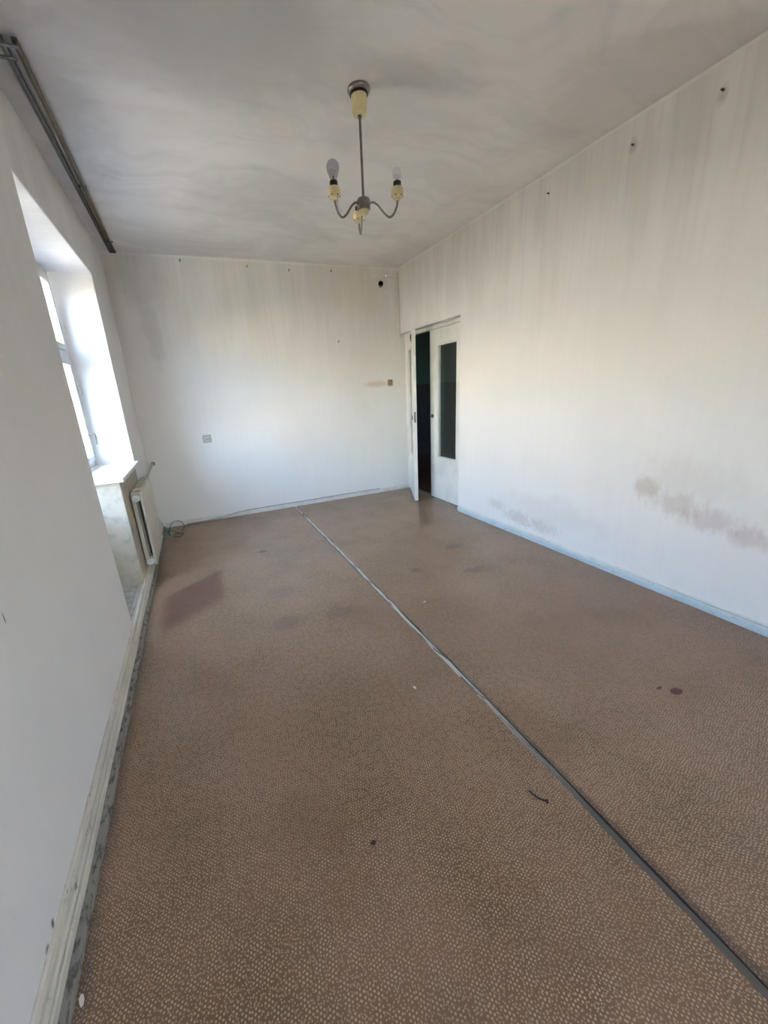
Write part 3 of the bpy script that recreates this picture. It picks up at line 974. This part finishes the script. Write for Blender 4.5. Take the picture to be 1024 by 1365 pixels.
# ------------------------------------------------------------------ curtain rail on the ceiling
rail = empty('curtain_rail', (0.0, 2.32, 2.73))
tag(rail, 'dark double curtain rail along the ceiling above the window recess', 'curtain rail')
L = 4.72 - 2.32
for xa, xb, w, mt, lab in ((0.103, 0.094, 0.011, mat_rail, 'grey metal track nearer the wall'), (0.150, 0.124, 0.010, mat_brass, 'brownish metal track nearer the room')):
    bm = bmesh.new()
    for dx0, dx1, dz0, dz1 in ((-w, w, 0.004, 0.010), (-w, -w + 0.004, -0.012, 0.004), (w - 0.004, w, -0.012, 0.004),
                               (-w + 0.004, -0.003, -0.012, -0.009), (0.003, w - 0.004, -0.012, -0.009)):
        vs8 = []
        for (yy_, xc) in ((0.0, xa), (L, xb)):
            for dx in (dx0, dx1):
                for dz in (dz0, dz1):
                    vs8.append(bm.verts.new((xc + dx, yy_, dz)))
        for f in ((0, 1, 3, 2), (4, 6, 7, 5), (0, 4, 5, 1), (2, 3, 7, 6), (0, 2, 6, 4), (1, 5, 7, 3)):
            bm.faces.new([vs8[i] for i in f])
    obj('track', bm, mt, rail)['label'] = lab
for y_, lab in ((0.006, None), (0.078, None)):
    bm = bmesh.new()
    box(bm, 0.0, 0.158 if y_ < 0.05 else 0.13, y_ - 0.008, y_ + 0.008, -0.018, -0.0125)
    obj('bracket_strap', bm, mat_rail, rail)
for y_ in (1.2, 2.2):
    bm = bmesh.new()
    box(bm, 0.085, 0.15, y_ - 0.008, y_ + 0.008, 0.0105, 0.0195)
    obj('ceiling_clip', bm, mat_rail, rail)
bm = bmesh.new()
box(bm, 0.082, 0.138, L - 0.004, L + 0.004, -0.014, 0.012)
box(bm, 0.09, 0.13, L - 0.012, L + 0.004, 0.010, 0.0195)
obj('end_plate', bm, mat_rust, rail)

# ------------------------------------------------------------------ chandelier
lamp = empty('chandelier', (1.547, 2.195, H))
lamp.rotation_euler = (0, math.radians(0.5), 0)
tag(lamp, 'three armed metal chandelier with cream sockets hanging from the ceiling', 'chandelier')
bm = bmesh.new()
lathe(bm, [(0.054, 0.0), (0.056, -0.006), (0.053, -0.015), (0.044, -0.021), (0.038, -0.021), (0.038, 0.0)], 36)
obj('ceiling_ring', bm, mat_chrome, lamp, smooth=True)
bm = bmesh.new()
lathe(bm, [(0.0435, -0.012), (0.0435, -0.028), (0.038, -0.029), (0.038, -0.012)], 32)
obj('black_collar', bm, mat_black, lamp, smooth=True)  # black collar between ring and cup
bm = bmesh.new()
lathe(bm, [(0.038, -0.010), (0.0385, -0.04), (0.036, -0.090), (0.031, -0.104), (0.008, -0.106)], 32)
obj('canopy_cup', bm, mat_cream, lamp, smooth=True)
bm = bmesh.new()
tube(bm, [(0, 0, -0.10), (0, 0, -0.455)], 0.0065, 12)
lathe(bm, [(0.010, -0.116), (0.010, -0.104)], 12)
obj('stem', bm, mat_chrome, lamp, smooth=True)
HUBZ = -0.478
bm = bmesh.new()
lathe(bm, [(0.006, 0.032), (0.030, 0.028), (0.034, 0.022), (0.034, -0.020), (0.030, -0.024), (0.006, -0.024)], 28, (0, 0, HUBZ))
obj('hub', bm, mat_chrome, lamp, smooth=True)
bm = bmesh.new()
lathe(bm, [(0.028, -0.022), (0.026, -0.034), (0.018, -0.042), (0.004, -0.044)], 24, (0, 0, HUBZ))
obj('hub_cap', bm, mat_cream, lamp, smooth=True)
RARM, ZS = 0.183, -0.460
for k, (deg, bulb) in enumerate(((195, 'large'), (315, 'small'), (75, None))):
    a = math.radians(deg)
    ca, sa = math.cos(a), math.sin(a)
    def at(r, z):
        return (r * ca, r * sa, z)
    zb = ZS - 0.036
    bm = bmesh.new()
    tube(bm, smooth_path([at(0.030, HUBZ), at(0.052, HUBZ + 0.001), at(0.078, HUBZ - 0.018), at(0.110, HUBZ - 0.058), at(0.140, HUBZ - 0.080),
                          at(0.165, HUBZ - 0.066), at(0.180, HUBZ - 0.036), at(RARM, zb + 0.004)], 6), 0.0055, 10)
    arm = obj('arm', bm, mat_chrome, lamp, smooth=True)
    c = at(RARM, 0)
    bm = bmesh.new()
    lathe(bm, [(0.008, zb), (0.014, zb + 0.002), (0.016, zb + 0.012), (0.028, zb + 0.018), (0.031, zb + 0.026), (0.031, zb + 0.046),
               (0.027, zb + 0.056), (0.019, zb + 0.058), (0.019, zb + 0.050)], 24, c)
    cup = obj('socket_cup', bm, mat_cream, arm, smooth=True)
    for h in range(6):
        b_ = a + math.radians(30 + 60 * h)
        bm = bmesh.new()
        lathe(bm, [(0.0032, 0.0), (0.0032, 0.003)], 8, (0, 0, 0), 'X')
        bmesh.ops.rotate(bm, verts=bm.verts[:], cent=(0, 0, 0), matrix=Matrix.Rotation(math.radians(35), 3, 'Y'))
        bmesh.ops.translate(bm, verts=bm.verts[:], vec=(0.0265, 0, zb + 0.019))
        bmesh.ops.rotate(bm, verts=bm.verts[:], cent=(0, 0, 0), matrix=Matrix.Rotation(b_, 3, 'Z'))
        bmesh.ops.translate(bm, verts=bm.verts[:], vec=c)
        obj('vent_hole', bm, mat_black, arm)
    bm = bmesh.new()
    lathe(bm, [(0.0195, zb + 0.046), (0.0195, zb + 0.080), (0.0165, zb + 0.080), (0.0165, zb + 0.052), (0.002, zb + 0.052)], 20, c)
    obj('lamp_holder', bm, mat_black, arm, smooth=True)
    if bulb:
        z0 = zb + 0.066
        if bulb == 'large':
            prof = [(0.013, 0.0), (0.014, 0.012), (0.016, 0.022), (0.022, 0.038), (0.029, 0.055), (0.0315, 0.070), (0.029, 0.084), (0.021, 0.096), (0.010, 0.102), (0.001, 0.103)]
            hh, fil = 0.06, 0.012
        else:
            prof = [(0.012, 0.0), (0.013, 0.012), (0.016, 0.022), (0.021, 0.036), (0.0225, 0.048), (0.020, 0.061), (0.013, 0.070), (0.006, 0.0735), (0.001, 0.074)]
            hh, fil = 0.042, 0.009
        bm = bmesh.new()
        lathe(bm, [(r, z0 + h) for r, h in prof], 24, c)
        bl_ = bpy.data.objects.new('light_bulb', None)
        COL.objects.link(bl_)
        bl_.location = (0, 0, 0)
        bl_.parent = lamp
        g = obj('bulb_envelope', bm, mat_bulb_smoke if bulb == 'large' else mat_bulb, bl_, smooth=True)
        g['label'] = 'smoky grey glass' if bulb == 'large' else 'clear small glass'
        bm = bmesh.new()
        lathe(bm, [(0.006, z0), (0.004, z0 + hh * 0.55), (0.002, z0 + hh * 0.6)], 10, c)
        for sgn in (-1, 1):
            tube(bm, [(c[0] + sgn * 0.002, c[1], z0 + hh * 0.5), (c[0] + sgn * fil, c[1], z0 + hh)], 0.0008, 5)
        tube(bm, [(c[0] - fil, c[1], z0 + hh), (c[0], c[1], z0 + hh * 1.06), (c[0] + fil, c[1], z0 + hh)], 0.0008, 5)
        obj('filament_stem', bm, mat_chrome_dark, bl_)

# ------------------------------------------------------------------ small fittings on the back wall
sock = empty('power_socket', (0.646, D, 0.944))
tag(sock, 'square white power socket low on the back wall, left of the door', 'socket')
bm = bmesh.new()
box(bm, -0.046, 0.046, -0.008, 0.0, -0.044, 0.044)
obj('back_plate', bm, mat_plastic, sock, bevel=0.005)
bm = bmesh.new()
for x0, x1, z0, z1 in ((-0.038, 0.038, 0.030, 0.036), (-0.038, 0.038, -0.036, -0.030), (-0.038, -0.032, -0.030, 0.030), (0.032, 0.038, -0.030, 0.030)):
    box(bm, x0, x1, -0.0095, -0.0075, z0, z1)
obj('rim_groove', bm, mat_socket_dark, sock)
bm = bmesh.new()
lathe(bm, [(0.026, -0.0075), (0.024, -0.018), (0.020, -0.018), (0.019, -0.010), (0.001, -0.010)], 24, (0, 0, 0), 'Y')
obj('socket_well', bm, mat_plastic, sock, smooth=True)
for s_ in (-1, 1):
    bm = bmesh.new()
    lathe(bm, [(0.0055, -0.0108), (0.0055, -0.0098)], 12, (s_ * 0.009, 0, 0), 'Y')
    obj('pin_hole', bm, mat_black, sock)

sw = empty('wall_switch', (2.970, D, 1.433))
tag(sw, 'small brown wall switch on the back wall beside the door', 'switch')
bm = bmesh.new()
box(bm, -0.036, 0.036, -0.010, 0.0, -0.040, 0.040)
obj('mounting_block', bm, mat_switch_pale, sw, bevel=0.004)
bm = bmesh.new()
box(bm, -0.026, 0.024, -0.024, -0.009, -0.006, 0.032)
obj('switch_body', bm, mat_switch, sw, bevel=0.005)
bm = bmesh.new()
box(bm, -0.022, 0.020, -0.018, -0.009, -0.034, -0.009)
obj('lower_key', bm, mat_switch, sw, bevel=0.004)

jb = empty('junction_box', (HX, D + 0.002, HZ))
tag(jb, 'open round junction box in the hole high in the back wall corner', 'junction box')
bm = bmesh.new()
lathe(bm, [(0.029, 0.0), (0.029, 0.050), (0.027, 0.050), (0.027, 0.0)], 20, (0, 0, 0), 'Y')
lathe(bm, [(0.028, 0.048), (0.028, 0.052)], 20, (0, 0, 0), 'Y')
obj('box_shell', bm, mat_hole, jb)
bm = bmesh.new()
tube(bm, smooth_path([(-0.008, 0.04, -0.01), (-0.010, 0.0, -0.022), (-0.012, -0.010, -0.034), (-0.006, -0.008, -0.046)], 5), 0.006, 8)
tube(bm, smooth_path([(0.004, 0.04, 0.0), (-0.002, 0.0, -0.022), (-0.004, -0.012, -0.040)], 5), 0.004, 8)
obj('loose_wire', bm, mat_wire_grey, jb, smooth=True)

bm = bmesh.new()
tube(bm, smooth_path([(HX + 0.012, D + 0.01, HZ + 0.020), (HX + 0.018, D - 0.004, HZ + 0.045), (HX + 0.030, D - 0.005, HZ + 0.062), (HX + 0.12, D - 0.005, HZ + 0.064), (W - 0.012, D - 0.005, HZ + 0.066)], 6), 0.0045, 8)
tag(obj('surface_cable', bm, mat_duct, smooth=True), 'thin painted cable from the junction box to the wall corner', 'cable')

bm = bmesh.new()
pts = smooth_path([(W - 0.012, D - 0.012, 2.70), (W - 0.012, D - 0.012, 2.40), (W - 0.012, D - 0.012, 2.03), (W - 0.011, D - 0.012, 1.998), (W - 0.002, D - 0.012, 1.985), (W + 0.020, D - 0.012, 1.985)], 6)
tube(bm, pts, 0.011, 10)
tag(obj('corner_conduit', bm, mat_duct, smooth=True), 'cream painted conduit down the back right corner above the door', 'conduit')


def nail(x, y, z, normal, label, hook=True, grp=None):
    n = Vector(normal)
    t = empty('nail', (x, y, z))
    tag(t, label, 'nail', grp)
    bm = bmesh.new()
    base = Vector((0, 0, 0))
    pts_ = [base - n * 0.004, base + n * 0.018]
    if hook:
        pts_ += [base + n * 0.024 + Vector((0, 0, 0.004)), base + n * 0.026 + Vector((0, 0, 0.014))]
    tube(bm, pts_, 0.0042, 8)
    obj('shank', bm, mat_rust, t, smooth=True)
    bm = bmesh.new()
    ax = 'Y' if abs(n.y) > 0.5 else 'X'
    lathe(bm, [(0.0065, -0.002), (0.006, 0.002)], 12, n * 0.002, ax)
    obj('washer', bm, mat_chrome_dark, t)
    return t


for x, z, lab in ((0.683, 2.698, 'small dark nail under the ceiling on the back wall, leftmost of four'),
                  (1.330, 2.676, 'small dark nail under the ceiling on the back wall, second from the left'),
                  (1.779, 2.661, 'small dark nail under the ceiling on the back wall, third from the left'),
                  (2.268, 2.675, 'small dark nail under the ceiling on the back wall, rightmost of four'),
                  (2.297, 1.929, 'single dark nail halfway up the back wall, left of the door')):
    nail(x, D, z, (0, -1, 0), lab, grp='nails in the back wall')
for y, z, lab in ((1.912, 2.606, 'dark wall plug with a crumbled rim high on the right wall'),
                  (1.486, 2.617, 'dark nail nearest the photo edge high on the right wall'),
                  (2.511, 2.609, 'tiny dark nail high on the right wall, closest to the door')):
    nail(W, y, z, (-1, 0, 0), lab, hook=False, grp='nails in the right wall')

# ------------------------------------------------------------------ things on the floor
bm = bmesh.new()
pts = []
for k in range(15):
    a = 0.5 + k * 0.42
    r = 0.062 + 0.010 * math.sin(k * 0.7)
    pts.append((0.185 + r * math.cos(a) * 0.9, 4.36 + r * 1.1 * math.sin(a), 0.006 + 0.0012 * k + 0.006 * max(0, math.sin(a * 0.5))))
pts += [(0.13, 4.44, 0.05), (0.12, 4.48, 0.09), (0.16, 4.52, 0.125), (0.22, 4.54, 0.115), (0.25, 4.54, 0.075), (0.245, 4.53, 0.04), (0.22, 4.50, 0.008)]
tube(bm, smooth_path(pts, 4), 0.0034, 7)
coil = obj('wire_coil', bm, mat_wire_dark, smooth=True)
tag(coil, 'loose coil of teal wire on the floor beside the radiator', 'wire')
bm = bmesh.new()
tube(bm, smooth_path([(0.098, 4.40, 0.02), (0.112, 4.42, 0.055), (0.10, 4.37, 0.07), (0.115, 4.35, 0.035), (0.10, 4.43, 0.03), (0.118, 4.40, 0.085), (0.108, 4.36, 0.05)], 5), 0.009, 8)
obj('wire_bundle', bm, mat_wire_teal, coil, smooth=True)

bm = bmesh.new()
tube(bm, smooth_path([(0.27, D - 0.026, 0.008), (0.50, D - 0.024, 0.010), (0.70, D - 0.024, 0.022), (0.80, D - 0.021, 0.040), (0.963, D - 0.010, 0.053),
                      (1.25, D - 0.008, 0.054), (1.62, D - 0.008, 0.053), (2.2, D - 0.008, 0.054), (2.75, D - 0.008, 0.053)], 6), 0.0045, 8)
tag(obj('floor_cable', bm, mat_wire_grey, smooth=True), 'thin grey cable lying along the back skirting board', 'cable')

bm = bmesh.new()
tube(bm, smooth_path([(1.393, 0.735, 0.003), (1.398, 0.705, 0.006), (1.412, 0.69, 0.003), (1.422, 0.684, 0.004), (1.414, 0.678, 0.003)], 5), 0.0026, 6)
tag(obj('thread_scrap', bm, mat_lint, smooth=True), 'dark curled thread on the linoleum left of the joint', 'thread')


def scrap(x, y, sx_, sy_, mat, label, cat, name, rot=0.0, h=0.004, grp=None):
    bm = bmesh.new()
    n = 7
    ring0 = []
    for k in range(n):
        a = 2 * math.pi * k / n
        r = 0.75 + 0.35 * random.random()
        ring0.append((sx_ * r * math.cos(a), sy_ * r * math.sin(a)))
    prism(bm, ring0, 2, 0.0, h)
    o = obj(name, bm, mat, bevel=0.001)
    o.location = (x, y, 0.0005)
    o.rotation_euler = (0, 0, rot)
    tag(o, label, cat, grp)


scrap(1.291, 1.336, 0.008, 0.011, mat_paper, 'pale paint flake on the linoleum left of the joint, mid room', 'flake', 'paint_flake')
scrap(1.74, 1.98, 0.010, 0.008, mat_paper, 'pale flake on the linoleum right of the joint', 'flake', 'paint_flake')
scrap(0.84, 0.815, 0.009, 0.006, mat_lint, 'dark crumb on the linoleum in the left foreground', 'crumb', 'crumb', h=0.005)
scrap(0.066, 0.80, 0.006, 0.014, mat_paper, 'pale flake beside the left skirting in the foreground', 'flake', 'paint_flake', rot=0.2)
